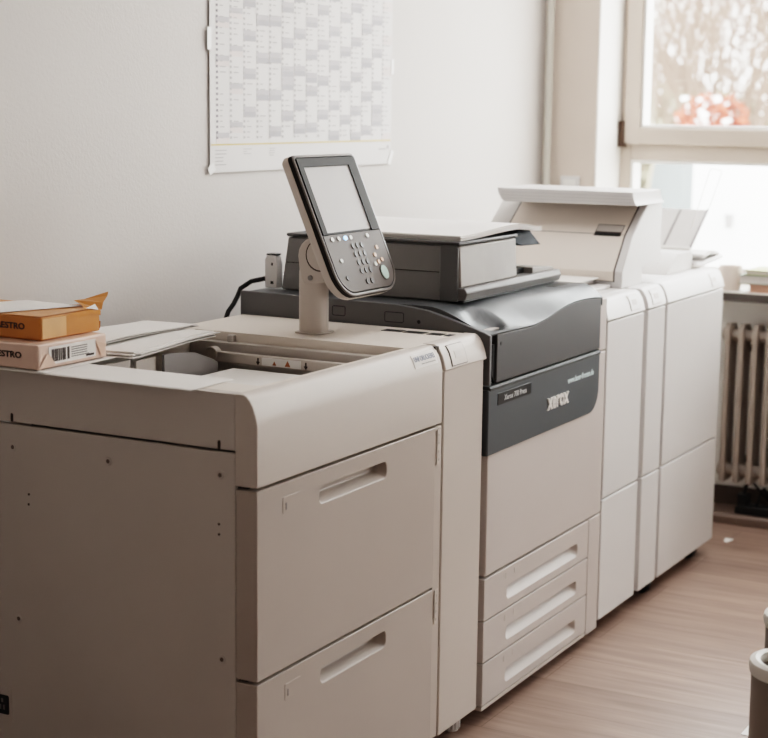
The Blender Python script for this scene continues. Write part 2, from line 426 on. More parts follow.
obj('body', MB().box(.007,.93,.03,.655,.06,.80), GAP, F)
sp = obj('side_panel', MB().box(-.003,.008,.05,.66,.05,.8245), BEIGE2, F, .0015)
for y,z in ((.567,.779),(.335,.778),(.082,.782),(.562,.435),(.08,.437)):
    m = MB()
    n = 16
    ring = lambda r,x: [(x, y+r*math.cos(2*PI*k/n), z+r*math.sin(2*PI*k/n)) for k in range(n)]
    vs = ring(.0085,-.0029)+ring(.0070,-.0044)+ring(.0042,-.0040)
    m.add(vs, [(i,(i+1)%n,n+(i+1)%n,n+i) for i in range(n)]+[(n+i,n+(i+1)%n,2*n+(i+1)%n,2*n+i) for i in range(n)])
    m.add(ring(.0042,-.0040), [tuple(range(n))], 1)
    obj('screw', m, [BEIGE2,DIMPLE], sp)
for y,z in ((.529,.69),(.53,.67),(.085,.691),(.085,.672)):
    obj('vent_hole', MB().tube([(-.0036,y,z),(-.002,y,z)], .0025, 10), GAP, sp)
pi = obj('power_inlet', MB().prism('x', rrect(.585,.64,.215,.285,.006), -.0045,-.002), BEIGE2, sp, .001)
obj('inlet_socket', MB().prism('x', rrect(.592,.62,.23,.27,.004), -.0058,-.004), BLACK, pi, .001)
obj('inlet_pins', MB().box(-.0068,-.0055,.602,.606,.24,.25).box(-.0068,-.0055,.611,.615,.24,.25).box(-.0068,-.0055,.606,.610,.255,.263), MGREY, pi)
us = obj('upper_side_panel', MB().box(-.003,.02,.05,.66,.829,.9325), BEIGE2, F, .0015)
for y in (.567,.084):
    obj('slot', MB().prism('x', rrect(y-.003,y+.003,.829,.846,.0028), -.0036,-.0026), GAP, us)
# front cover with rounded shoulder
obj('front_cover', MB().prism('x', [(.05,.766),(.003,.766)]+CH+[(.05,.933)], -.003,.7225), BEIGE, F, .0015, smooth=30)
# drawers
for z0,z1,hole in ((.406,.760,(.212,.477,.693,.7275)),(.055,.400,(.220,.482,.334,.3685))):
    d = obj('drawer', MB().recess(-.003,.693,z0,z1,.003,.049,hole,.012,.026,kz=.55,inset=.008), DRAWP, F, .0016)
    lx = hole[0]-.13; lz = hole[3]
    obj('label_holder', MB().prism('y', rrect(lx,lx+.056,lz-.026,lz+.006,.002), .0022,.0032), DRAWP, d, .0005)
    obj('label_mark', MB().box(lx+.009,lx+.012,.0014,.0024,lz-.019,lz-.006), INKG, d)
hs = obj('hinge_strip', MB().prism('z', [(.6965,.006),(.7225,.003),(.7225,.049),(.6965,.049)], .055,.760), BEIGE, F, .001)
for z in (.677,.319):
    st = obj('icon_sticker', MB().box(.7025,.718,.0024,.0045,z,z+.076), BEIGE, hs)
    for k in range(4): obj('icon_print', MB().box(.7075,.713,.0016,.0026,z+.008+.018*k,z+.013+.018*k), CREAMP, st)
# right hand column
obj('column_recess', MB().box(.72,.736,.02,.06,.05,.93), GAP, F)
obj('front_column', MB().prism('z', rrect(.7335,.931,.004,.06,.0), .05,.8785), BEIGE, F, .003)
cap = obj('column_cap', MB().prism('x', [(.06,.876),(.0015,.876)]+[(y-.001,z+.0005) for y,z in CH]+[(.06,.9335)], .7335,.9425), BEIGE, F, .003, smooth=30)
pl = obj('icon_plate', cap_patch(.766,.842,.04,.80,.0022), GAP, cap)
obj('plate_face', cap_patch(.7685,.8395,.065,.775,.0030), BEIGE, pl)
obj('icon_print', cap_patch(.788,.820,.30,.55,.0034), BEIGE2, pl)
# top deck with sunken paper well
td = MB()
td.box(.02,.095,.05,.66,.90,.9325); td.box(.655,.937,.05,.66,.80,.9325); td.box(.095,.655,.60,.66,.80,.9325); td.box(.095,.655,.05,.062,.80,.9325)
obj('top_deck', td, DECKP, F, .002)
obj('well_lining', MB().box(.09,.095,.06,.6,.80,.9).box(.095,.655,.06,.60,.79,.80), MGREY, F)
obj('well_ledge', MB().box(.632,.656,.062,.60,.80,.912).box(.640,.656,.49,.505,.912,.928), BEIGE2, F, .002)
gb = obj('guide_bar', MB().prism('x', rrect(.16,.535,.872,.895,.006), .600,.616).tube([(.598,.52,.888),(.618,.52,.888)], .017, 16), BEIGE, F, .0015)
wl = obj('warning_label', MB().box(.5988,.6005,.285,.385,.8745,.892), PAPER, gb)
for yc,h in ((.352,.009),(.318,.013)):
    obj('warning_triangle', MB().prism('x', [(yc-h*.55,.877),(yc+h*.55,.877),(yc,.877+h)], .598,.5989), INKR, wl)
for yc in (.395,.272): obj('arrow_mark', MB().prism('x', [(yc-.0016,.890),(yc+.0016,.890),(yc+.0016,.882),(yc+.005,.882),(yc,.874),(yc-.005,.882),(yc-.0016,.882)], .5985,.6002), INK, gb)
obj('end_guide', MB().prism('y', [(.345,.80),(.54,.80),(.54,.883),(.52,.893),(.455,.915),(.37,.924),(.345,.924)], .460,.467), MGREY, F, .001)
obj('end_guide', MB().box(.12,.25,.475,.483,.80,.925).box(.27,.335,.475,.483,.80,.92), BEIGE2, F, .001)
# label strip, sticker, feet
ls = MB()
for a,b in ((.055,.075),(.082,.118),(.128,.18),(.186,.235)): ls.prism('z', [(.866,a),(.898,a),(.898,b),(.866,b)], .9322,.9332)
lso = obj('caution_strip', ls, BLACK, F)
stk = obj('address_sticker', cap_patch(.604,.708,.30,.80,.0012), PAPER, F)
y_,z_,ny_,nz_ = shoulder(.56); nn_ = Vector((0,ny_,nz_)); vv_ = Vector((0,nz_,-ny_))
q_ = Vector((.609,y_,z_))+nn_*.0020
lettering('printed_heading', 'UNP-DRUCKEREI', q_-vv_*.003, (1,0,0), vv_, .090, .0115, NAVY, stk, .0003)
y_,z_,ny_,nz_ = shoulder(.38); nn_ = Vector((0,ny_,nz_)); vv_ = Vector((0,nz_,-ny_))
lettering('printed_line', 'www.unp-druckerei.de', Vector((.634,y_,z_))+nn_*.0018, (1,0,0), vv_, .064, .004, INKG, stk, .0003)
for x,y in ((.90,.055),(.05,.08),(.90,.6),(.05,.6)):
    m = MB(); pr = []
    n2 = 28
    for k in range(n2):
        r = .023 if k % 2 else .020
        pr.append((x+r*math.cos(2*PI*k/n2), y+r*math.sin(2*PI*k/n2)))
    m.prism('z', pr, .006,.03); m.tube([(x,y,.03),(x,y,.065)], .012, 12); m.tube([(x,y,0),(x,y,.006)], .018, 16)
    obj('foot', m, CREAM, F)

# sheets and packs lying on the feeder
def sheet_stack(name, label, cat, cx, cy, z, L, W, T, rot, n=6, jit=.004, group=None, curl=0.0, mats=None, sag=None):
    """stack of loose sheets; thin layers slightly shifted against each other"""
    o = thing(name, (cx,cy,z), label, cat, group)
    mb = MB()
    for k in range(n):
        dx,dy,dr = random.uniform(-jit,jit),random.uniform(-jit,jit),random.uniform(-jit,jit)*2
        c,s = math.cos(rot+dr),math.sin(rot+dr)
        z0 = z+T*k/n; z1 = z+T*(k+1)/n-.0002
        nu = 10; top = []; bot = []
        for i in range(nu+1):
            t = i/nu
            zz = (sag(t) if sag else 0)*(1+.25*k/n)+curl*math.sin(t*PI)
            for w in (-.5,.5):
                X = (t-.5)*L; Y = w*W
                px = cx+dx+X*c-Y*s; py = cy+dy+X*s+Y*c
                top.append((px,py,z1+zz)); bot.append((px,py,z0+zz))
        N = len(top); fs = []
        for i in range(nu):
            a = 2*i
            fs.append((a,a+1,a+3,a+2)); fs.append((N+a,N+a+2,N+a+3,N+a+1))
            fs.append((a,a+2,N+a+2,N+a)); fs.append((a+1,N+a+1,N+a+3,a+3))
        fs.append((0,N,N+1,1)); fs.append((N-2,N-1,2*N-1,2*N-2))
        mb.add(top+bot, fs)
    obj('sheets', mb, mats or PAPER, o, smooth=30)
    return o
sheet_stack('paper_stack', 'white paper stack lying inside the sunken well of the feeder', 'paper', .338,.258,.80, .48,.38,.066, 0, n=8, jit=.0012)
sheet_stack('paper_sheet', 'flat white sheet overhanging the left edge of the feeder top', 'paper', .046,.315,.9335, .37,.135,.0018, PI/2+.01, n=2, jit=.003)
sheet_stack('paper_sheet', 'loose white sheets fanned under the ream packs at the feeder edge', 'paper', .10,.60,.9335, .25,.25,.0032, .04, n=3, jit=.006)
sheet_stack('paper_pile', 'lower pile of loose white sheets right of the ream packs', 'paper', .39,.565,.9335, .38,.19,.013, .16, n=6, jit=.011, sag=lambda t: -.004*max(0,(t-.55)/.45)**2)
sheet_stack('paper_pile', 'upper pile of loose white sheets behind and above the lower pile', 'paper', .43,.63,.9505, .40,.13,.008, .10, n=4, jit=.011, sag=lambda t: .002*math.sin(t*5)-.006*t)

def ream(name, label, x0,x1,y0,y1,z0,z1, wrap, txt, rot):
    o = thing(name, ((x0+x1)/2,(y0+y1)/2,z0), label, 'paper ream')
    m = MB(); mx,my = (x0+x1)/2,(y0+y1)/2
    m.box(x0,x1,y0,y1,z0,z1)
    b = obj('wrapper', m, wrap, o, .004, segs=3)
    lettering('brand_print', txt, (x0-.0006,y0+.128,z0+(z1-z0)*.42), (0,-1,0), (0,0,1), .088, .0125, INK, b, .0004, bold=.03)
    return o,b
r1,w1 = ream('paper_ream', 'salmon wrapped ream pack with barcode label, lying under the orange one', -.018,.188,.486,.795,.938,.986, PINK, 'MAESTRO', 0)
bl = obj('barcode_label', MB().box(.012,.152,.4848,.4858,.945,.979), PAPER, w1)
bm_ = MB()
x = .02
while x < .062:
    w = random.choice((.0012,.002,.0032)); bm_.box(x,x+w,.4842,.4849,.950,.974); x += w+random.choice((.0012,.002))
bm_.box(.066,.072,.4842,.4849,.950,.974)
for k in range(5): bm_.box(.078,.078+random.uniform(.04,.068),.4842,.4849,.9705-.0045*k,.9725-.0045*k,1)
bm_.box(.122,.146,.4842,.4849,.9485,.9525,0)
obj('barcode_print', bm_, [INK,INKG], bl)
FILM = mat('clear_film', (228,196,178), .15, coat=.8)
obj('film_flap', MB().add([(-.0185,.4845,.94),(.03,.4838,.945),(.008,.4832,.97)], [(0,1,2)]), FILM, w1)
obj('film_flap', MB().add([(.17,.4838,.942),(.186,.4845,.965),(.15,.483,.975)], [(0,1,2)]), FILM, w1)
r2,w2 = ream('paper_ream', 'opened orange wrapped ream pack with torn flap, on top of the salmon pack', .026,.205,.515,.805,.9865,1.033, ORANGE, 'MAESTRO', 0)
m = MB()
m.add([(.026,.515,1.0335),(.205,.515,1.0345),(.205,.56,1.038),(.15,.60,1.0345),(.026,.60,1.0335)], [(0,1,2,3,4)])
m.add([(.165,.513,1.024),(.207,.512,1.030),(.222,.520,1.042),(.246,.528,1.053),(.255,.533,1.060),(.232,.545,1.054),(.212,.56,1.047),(.19,.57,1.046),(.178,.54,1.040)], [(0,1,8),(1,2,7,8),(2,3,6,7),(3,4,5,6)])
m.add([(.206,.516,.992),(.216,.523,1.004),(.209,.53,1.012),(.226,.535,1.022),(.214,.545,1.034),(.2055,.555,1.036),(.2055,.55,.99)], [(0,1,2,3,4,5,6)])
m.add([(.09,.5142,1.030),(.165,.5125,1.034),(.205,.5130,1.028),(.205,.5135,1.018),(.185,.5130,1.023),(.14,.5135,1.022)], [(0,1,2,3,4,5)])
obj('torn_flap', m, ORANGE, w2, smooth=0)
obj('folded_paper', MB().add([(.03,.62,1.0345),(.19,.545,1.0365),(.20,.70,1.037),(.03,.79,1.0345)], [(0,1,2,3)]).add([(.16,.514,1.037),(.198,.513,1.030),(.192,.517,1.042)],[(0,1,2)]), PAPER, w2)
obj('tape_window', MB().box(.03,.10,.5144,.5148,.990,1.028), ORANGEL, w2)

# ------------------------------------------------------------------ control console on its post
K = thing('control_console', (.735,.34,.933), 'tilted touch screen control console on a beige post above the feeder', 'control panel')
DX = .017
post = obj('post', MB().prism('z', [(x+DX,y) for x,y in [(.704,.362),(.704,.334),(.710,.322),(.724,.314),(.748,.314),(.760,.324),(.763,.345),(.763,.366),(.75,.372),(.715,.372)]], .935,1.075), BEIGE, K, .002, smooth=50)
obj('post_groove', MB().prism('z', [(.7385+DX,.3132),(.7465+DX,.3132),(.7465+DX,.316),(.7385+DX,.316)], .945,1.05), BEIGE2, post)
obj('base_flange', MB().prism('z', rrect(.700+DX,.775+DX,.308,.38,.015), .9328,.9365), BEIGE, K, .001)
lobe = [(.308,1.05),(.352,1.045),(.362,1.06)]+[(.328+.040*math.cos(t),1.108+.042*math.sin(t)) for t in [math.radians(a) for a in range(0,190,19)]]+[(.296,1.07)]
am_ = obj('arm', MB().prism('x', lobe, .702+DX,.765+DX), BEIGE, K, .004, smooth=40)
obj('pivot_disc', MB().tube([(.692+DX,.305,1.112),(.705+DX,.305,1.112)], .036, 28), GAP, am_)
obj('pivot_cap', MB().tube([(.688+DX,.303,1.113),(.706+DX,.303,1.113)], .0335, 28), BEIGE, am_, .002)
obj('pivot_screw', MB().tube([(.699+DX,.334,1.060),(.703+DX,.334,1.060)], .006, 12), MGREY, am_)
PO = Vector((.805,.2215,1.024)); pu = Vector((1,0,0)); pv = Vector((-.018,.1235,.309)); H = pv.length; pv.normalize(); pn = pu.cross(pv).normalized(); 
Wd = .272
def outline(g, n=7):
    return rrect(-Wd/2+g, Wd/2-g, g, H-g, (max(.062-g,.004),max(.014-g*.5,.003),max(.014-g*.5,.003),max(.062-g,.004)), n)
def loft(mb, rings, mi=0, cap0=True, cap1=True):
    n = len(rings[0]); vs = [p for r in rings for p in r]
    fs = [(k*n+i,k*n+(i+1)%n,(k+1)*n+(i+1)%n,(k+1)*n+i) for k in range(len(rings)-1) for i in range(n)]
    if cap0: fs.append(tuple(range(n)))
    if cap1: fs.append(tuple(range((len(rings)-1)*n, len(rings)*n)))
    mb.add(vs, fs, mi)
def ringp(g, d): return [PO+pu*p[0]+pv*p[1]+pn*d for p in outline(g)]
hm = MB(); loft(hm, [ringp(.014,-.036),ringp(.004,-.031),ringp(0,-.024),ringp(0,-.012)])
hous = obj('housing', hm, BEIGE, K, smooth=50)
hm = MB(); loft(hm, [ringp(.001,-.012),ringp(.001,-.005),ringp(.004,-.001),ringp(.008,.001)], cap1=False); loft(hm, [ringp(.008,.001),ringp(.010,-.0005)], cap0=False)
bez = obj('bezel', hm, [BEZEL], K, smooth=50)
hm = MB(); loft(hm, [ringp(.0015,-.002),ringp(.0035,.0012),ringp(.0075,.0016),ringp(.0085,.0)], cap0=False, cap1=False)
obj('bezel_rim', hm, RIMG, bez, smooth=50)
# the screen sits in a sunken frame
so = MB()
sx0,sx1,sz0,sz1 = -.106,.090,.150,.303
so.oprism(PO,pu,pv,pn, rrect(sx0,sx1,sz0,sz1,.002), -.0004,.0006)
scr = obj('screen', so, SCREEN, K)
fm = MB()
ou = rrect(-Wd/2+.011,Wd/2-.011,.146,H-.011,.005); 
for a,b,c,d in ((-Wd/2+.011,sx0,.146,H-.011),(sx1,Wd/2-.011,.146,H-.011),(sx0,sx1,sz1,H-.011),(sx0,sx1,.146,sz0)):
    fm.oprism(PO,pu,pv,pn,[(a,c),(b,c),(b,d),(a,d)], -.001,.0035 if c!=.146 or d-c>.05 else .001)
obj('screen_surround', fm, BEZEL, bez, .001)
kp = [(x,y) for x,y in outline(.011) if y < .143]
kp = sorted([p for p in kp if p[0] < 0], key=lambda p: -p[1])+sorted([p for p in kp if p[0] >= 0], key=lambda p: p[1])
kp = [(-Wd/2+.011,.1445)]+kp+[(Wd/2-.011,.1445)]
key = obj('keypad', MB().oprism(PO,pu,pv,pn,kp,-.001,.0016), KEYP, K, .0006)
def button(name, cx, cy, rx, ry, m, d=.0035):
    pr = [(cx+rx*math.cos(2*PI*k/14), cy+ry*math.sin(2*PI*k/14)) for k in range(14)]
    return obj(name, MB().oprism(PO,pu,pv,pn,pr,.001,d), m, key)
for r in range(4):
    for c in range(3): button('number_key', -.018+.020*c, .114-.0195*r, .0066, .0068, KEYD)
for c in range(2): button('number_key', -.008+.020*c, .030, .0066, .0068, KEYD)
for x,m in ((-.095,KEYW),(-.067,KEYW),(-.038,LEDB),(-.015,KEYW),(.060,KEYW)):
    button('service_key', x, .134, .0075 if m is LEDB else .0065, .0052, m)
for x,y,m in ((-.088,.084,KEYW),(-.088,.044,KEYD),(.083,.104,KEYO),(.064,.087,KEYO),(.053,.066,KEYW),(.088,.074,KEYO),(.070,.070,KEYO)):
    button('function_key', x, y, .0058, .0052, m)
st = button('start_key', .078,.044,.0165,.0185,KEYD,.003); button('start_key_cap', .078,.044,.0145,.0165,KEYG,.0048)

# ------------------------------------------------------------------ printer (main engine)
P = thing('digital_printer', (1.32,.33,0), 'beige and charcoal digital printing press in the middle of the machine row', 'printer')
obj('body', MB().box(.958,1.688,.036,.67,.05,.93), BEIGE2, P, .002)
obj('plinth', MB().box(.98,1.67,.06,.65,.012,.052), BLACKR, P)
for x,y in ((1.02,.1),(1.62,.1),(1.02,.6),(1.62,.6)): obj('caster', MB().tube([(x-.012,y,.02),(x+.012,y,.02)], .02, 16), BLACKR, P)
for z0,z1 in ((.254,.355),(.152,.2505),(.046,.1485)):
    b = z1-.026
    d = obj('paper_tray', MB().recess(.957,1.604,z0,z1,.002,.036,(1.085,1.53,z0+.020,z0+.056),.012,.024,kz=.22,inset=.016), PDOORP, P, .0025, smooth=20)
    obj('tray_mark', MB().box(1.072,1.079,.0014,.003,z1-.026,z1-.012), CREAMP, d); obj('tray_mark', MB().box(1.125,1.127,.0014,.003,z1-.024,z1-.010), CREAMP, d)
obj('bottom_lip', MB().box(.957,1.604,.003,.034,.034,.0435), BEIGE, P, .001)
obj('filler_strip', MB().box(1.608,1.688,.002,.036,.034,.3565), PDOORP, P, .002)
obj('front_door', MB().box(.960,1.688,.002,.036,.361,.803), PDOORP, P, .003)
obj('side_strip', MB().box(1.637,1.688,.002,.036,.8065,.945), PDOORP, P, .003)
# slate lower door with rounded lower right corner
ld = obj('slate_door', MB().prism('y', rrect(.945,1.634,.650,.803,(.062,.003,.003,.003),8), -.003,.030), DARKB, P, .003)
obj('door_lip', MB().prism('x', [(-.0035,.800),(-.0055,.806),(-.001,.811),(.02,.811),(.02,.800)], .952,1.634), LIPM, ld, .001)
npz = obj('name_plate', MB().box(.995,1.185,-.0042,-.0025,.762,.7895), BLACK, ld, .0005)
lettering('model_lettering', 'Xerox 700 Press', (1.03,-.0042,.769), (1,0,0), (0,0,1), .125, .013, WHITEP, npz, .0006)
lettering('logo_lettering', 'xerox', (1.285,-.0032,.703), (1,0,0), (0,0,1), .135, .031, CHROME, ld, .003, bold=.03)
lettering('web_address', 'www.laser-fromm.de', (1.415,-.0032,.752), (1,0,0), (0,0,1), .175, .0155, CYANP, ld, .0008, bold=.022)
# charcoal upper door, top edge runs in a wave
wave = [(.988,.931),(1.03,.930),(1.089,.929),(1.15,.9275),(1.204,.928),(1.25,.9325),(1.29,.938),(1.345,.948),(1.396,.955),(1.45,.9585),(1.508,.9592),(1.57,.957),(1.634,.951)]
ud = obj('charcoal_door', MB().prism('y', [(.988,.8145),(1.634,.8145)]+[(x,z-.003) for x,z in reversed(wave)], -.002,.030), DARK, P, .0025)
obj('door_notch', MB().prism('y', [(.974,.835),(.9865,.815),(.9865,.905),(.974,.905)], .003,.008), BLACK, P)
obj('latch_hole', MB().prism('y', rrect(1.006,1.013,.900,.909,.002), -.0028,-.001), BLACK, ud)
# satin grey top cover: wave at the front blending up to the flat deck behind
def wz(x):
    for (a,za),(b,zb) in zip(wave, wave[1:]):
        if x <= b: 
            t = max(0,(x-a)/(b-a)); return za+(zb-za)*t
    return wave[-1][1]
NX,NY = 64,36; vs = []
def ss(t): t = max(0,min(1,t)); return t*t*(3-2*t)
def cover_z(x, y):
    zf = wz(x)
    k = (x-.955)/(1.637-.955)
    yr = .17-.11*ss(k*1.15)                     # run-up length: long at the left, short at the right
    t = max(0,min(1,(y+.003)/yr))
    w_ = ss((k-.15)/.5); z = zf+(.985-zf)*((1-w_)*ss(t)**.8+w_*(1-(1-t)**2))
    d = math.hypot((x-1.03)/.075, (y-.06)/.052)   # finger scoop
    if d < 1: z -= .020*ss((1-d)*(3.2 if x > 1.03 else 1.6))
    return z
for i in range(NX+1):
    for j in range(NY+1):
        x = .955+(1.635-.955)*i/NX; y = -.004+(.67+.004)*(j/NY)**1.8
        vs.append((x,y,cover_z(x,y)))
mb = MB(); mb.add(vs, [(i*(NY+1)+j,(i+1)*(NY+1)+j,(i+1)*(NY+1)+j+1,i*(NY+1)+j+1) for i in range(NX) for j in range(NY)])
# skirt closing the cover down to the doors
f0 = [vs[i*(NY+1)] for i in range(NX+1)]; r0 = [vs[NX*(NY+1)+j] for j in range(NY+1)]
mb.add(f0+[(x,y+.002,z-.004) for x,y,z in f0], [(i,i+1,NX+2+i,NX+1+i) for i in range(NX)])
mb.add(r0+[(x,y,.93) for x,y,z in r0], [(j,j+1,NY+2+j,NY+1+j) for j in range(NY)])
l0 = [vs[j] for j in range(NY+1)]
mb.add(l0+[(x,y,z-.03) for x,y,z in l0], [(j,j+1,NY+2+j,NY+1+j) for j in range(NY)])
tc_ = obj('top_cover', mb, GLOSSG, P, smooth=35)
obj('cover_slot', MB().box(1.50,1.585,.075,.10,.9855,.9862), BLACK, tc_)
# charcoal left flank
prof = [(.672,.927),(.672,.989),(.36,.987),(.24,.985),(.155,.976),(.103,.9625),(.05,.947),(.012,.936),(-.004,.929),(-.004,.815),(.03,.815),(.03,.927)]
fl = obj('side_flank', MB().prism('x', prof, .944,.957), FLANK, P, .002)
def frame_line(mb, y0,y1,z0,z1,x,w=.0011,r=.004):
    pts = [(x,a,b) for a,b in rrect(y0,y1,z0,z1,r)]
    mb.tube(pts+[pts[0]], w, 6, cap=False)
m = MB(); frame_line(m, .218,.268,.943,.966,.9442); obj('latch', m, BLACK, fl)
m = MB(); frame_line(m, .375,.41,.948,.97,.9442); obj('latch', m, BLACK, fl)
obj('sensor_hole', MB().tube([(.9436,.178,.948),(.945,.178,.948)], .0045, 12), BLACK, fl)

# ------------------------------------------------------------------ document scanner on the printer
S = thing('document_scanner', (1.32,.37,.987), 'charcoal document scanner with pale front, standing on the printer', 'scanner')
bx = obj('housing', MB().prism('x', [(.133,.990),(.16,.9865),(.618,.9865),(.598,1.118),(.145,1.120),(.133,1.112)], 1.045,1.375), SCAND, S, .004)
obj('corner_cheek', MB().prism('x', [(.129,.9875),(.175,.9875),(.175,1.122),(.140,1.122),(.129,1.113)], 1.041,1.050), FLANK, bx, .002)
obj('seam_line', MB().box(1.0435,1.0455,.178,.60,1.0545,1.0562), BLACK, bx)
obj('front_panel', MB().prism('x', [(.123,1.02),(.14,1.02),(.14,1.121),(.128,1.116)], 1.050,1.368), LGREY, S, .003)
ba = obj('platen_base', MB().prism('x', [(.105,1.008),(.112,.990),(.60,.9865),(.60,1.018),(.112,1.020)], 1.046,1.615), PLAT, S, .003)
obj('base_shadow_gap', MB().box(1.06,1.60,.12,.58,.9855,.992), BLACK, ba)
obj('exit_slot', MB().box(1.376,1.47,.15,.45,1.0205,1.034), BLACK, S)
obj('exit_tray', MB().prism('y', [(1.47,1.0195),(1.61,1.0195),(1.60,1.027),(1.47,1.036)], .125,.5), LGREY, S, .002)
obj('lid', MB().box(1.040,1.372,.125,.60,1.1195,1.128), DARK, S, .003)
obj('document_flap', MB().prism('y', [(1.372,1.118),(1.45,1.132),(1.505,1.126),(1.575,1.086),(1.455,1.090),(1.372,1.11)], .150,.52), mat('slate_blue_plastic', (52,60,70), .7), S, .002)
for y,z in ((.16,1.0),): pass
sheet_stack('paper_pile', 'stack of white sheets bent over the lid of the document scanner', 'paper', 1.295,.345,1.1285, .45,.43,.012, -.02, n=7, jit=.003, sag=lambda t: .010*ss(t*1.5)-.012*ss((t-.7)*3.4))
p = thing('cable_plug', (1.048,.638,.9895), 'pale plug box with black lead behind the document scanner', 'plug')
obj('plug_body', MB().prism('x', [(.624,.9895),(.66,.9895),(.66,1.06),(.655,1.07),(.63,1.07),(.624,1.05)], 1.035,1.062), CREAM, p, .003)
obj('plug_cap', MB().box(1.037,1.060,.628,.656,1.07,1.074), BLACK, p)
obj('plug_clip', MB().box(1.0335,1.0355,.636,.640,1.045,1.052).box(1.0335,1.0355,.634,.642,.999,1.006), BLACK, p)
o = obj('power_cable', MB().tube([(1.048,.658,1.012),(1.035,.70,1.002),(1.012,.717,.985),(1.002,.72,.965),(.985,.72,.948),(.962,.72,.932),(.945,.72,.905),(.93,.72,.85),(.925,.72,.6),(.925,.72,.008)], .0062, 10), BLACKR, origin=(.925,.72,0))
setp(o, 'black cable hanging down behind the printer and feeder', 'cable')

# ------------------------------------------------------------------ narrow transport unit (A)
def cap_icon(parent, x0, x1):
    k = dict(dy=-.001,dz=.004)
    pl = obj('icon_plate', cap_patch(x0,x1,.06,.78,.0014,**k), BEIGE2, parent)
    obj('plate_face', cap_patch(x0+.0028,x1-.0028,.10,.74,.0020,**k), CREAM, pl)
    obj('icon_print', cap_patch(x0+.018,x1-.018,.30,.55,.0024,**k), BEIGE2, pl)
def unit(root, x0, x1, d=.62):
    obj('body', MB().box(x0+.004,x1-.004,.03,d,.06,.925), BEIGE2, root)
    obj('upper_door', MB().box(x0+.004,x1-.004,.003,.03,.393,.876), CREAM, root, .003)
    obj('lower_door', MB().box(x0+.004,x1-.004,.003,.03,.05,.3885), CREAM, root, .003)
    cp = obj('front_cap', MB().prism('x', [(.06,.879),(.001,.879)]+[(y-.001,z+.004) for y,z in CH]+[(.06,.937)], x0,x1), CREAM, root, .003, smooth=30)
    obj('top_plate', MB().box(x0,x1,.06,d,.92,.9372), CREAM, root, .002)
    return cp
A = thing('transport_unit', (1.845,.3,0), 'narrow cream transport unit standing right of the printer', 'machine unit')
c = unit(A, 1.697,1.985); cap_icon(c, 1.875,1.945)
obj('side_filler', MB().box(1.6895,1.7,.03,.5,.05,.9), BEIGE2, A)
obj('step_plate', MB().box(1.70,1.968,.10,.56,.9372,.948).box(1.72,1.968,.15,.54,.948,.958), CREAM, A, .003)
obj('paper_guide', MB().box(1.72,1.966,.135,.42,.962,.966).box(1.73,1.74,.15,.42,.958,.962).box(1.945,1.955,.15,.42,.958,.962), WINW, A, .0015)
for x,y in ((1.75,.08),(1.94,.08),(1.75,.56),(1.94,.56)):
    obj('caster', MB().tube([(x-.012,y,.024),(x+.012,y,.024)], .024, 16).box(x-.018,x+.018,y-.018,y+.018,.046,.062), BLACKR, A)
# ------------------------------------------------------------------ inserter tower (B)
B = thing('sheet_inserter', (2.09,.3,0), 'cream sheet inserter tower with slanted hood and tray stack on top', 'machine unit')
c = unit(B, 2.012,2.165); cap_icon(c, 2.05,2.125)
obj('caster', MB().tube([(2.165,.05,.026),(2.195,.05,.026)], .026, 16).box(2.12,2.175,.03,.07,.04,.062), BLACKR, B)
obj('caster', MB().tube([(2.165,.54,.026),(2.195,.54,.026)], .026, 16).box(2.12,2.175,.52,.56,.04,.062), BLACKR, B)
obj('side_gap', MB().box(1.987,2.012,.035,.6,.06,.92), BEIGE2, B)
HP = [(1.973,.9372),(1.972,.984),(2.049,1.081),(2.168,1.167)]          # lean of the left side, (x,z)
hd = obj('hood', MB().prism('y', HP+[(2.292,1.167),(2.292,.987),(2.137,.984),(2.137,.9372)], .07,.53), CREAM, B, .003, smooth=25)
def lean(z, d=0):
    for (a,za),(b,zb) in zip(HP,HP[1:]):
        if z <= zb+1e-6: return (a+(b-a)*(z-za)/(zb-za)-d, z)
def leanp(z0, z1, d0, d1):
    zs = [z0]+[z for _,z in HP if z0 < z < z1]+[z1]
    return [lean(z,d1) for z in zs]+[lean(z,d0) for z in reversed(zs)]
obj('side_cover_gap', MB().prism('y', leanp(.955,1.164,-.001,.0008), .092,.468), GAP, hd)
obj('side_cover', MB().prism('y', leanp(1.0835,1.1625,-.001,.004), .096,.464), HOODP, hd, .0015)
obj('side_cover', MB().prism('y', leanp(.957,1.082,-.001,.004), .096,.464), HOODP, hd, .0015)
obj('grip_slot', MB().prism('y', leanp(1.078,1.089,.003,.0048), .108,.185), BLACK, hd)
obj('grip_outline', MB().prism('y', leanp(1.078,1.1085,.003,.0045), .106,.187), GAP, hd)
obj('grip_lip', MB().prism('y', leanp(1.090,1.107,.003,.0052), .108,.185), BEIGE2, hd, .0005)
# tray stack with cove shaped front
cove = [(.490,1.206),(.486,1.19),(.474,1.170),(.462,1.166),(.054,1.168),(.060,1.176),(.064,1.185),(.066,1.195),(.067,1.206)]
tr_ = obj('top_tray', MB().prism('x', cove, 2.030,2.262), CREAM, B, .0015, smooth=40)
m = MB()
for k in range(3): m.box(2.0292,2.031,.07,.478,1.176+.009*k,1.1764+.009*k)
obj('sheet_edges', m, INKG, tr_)
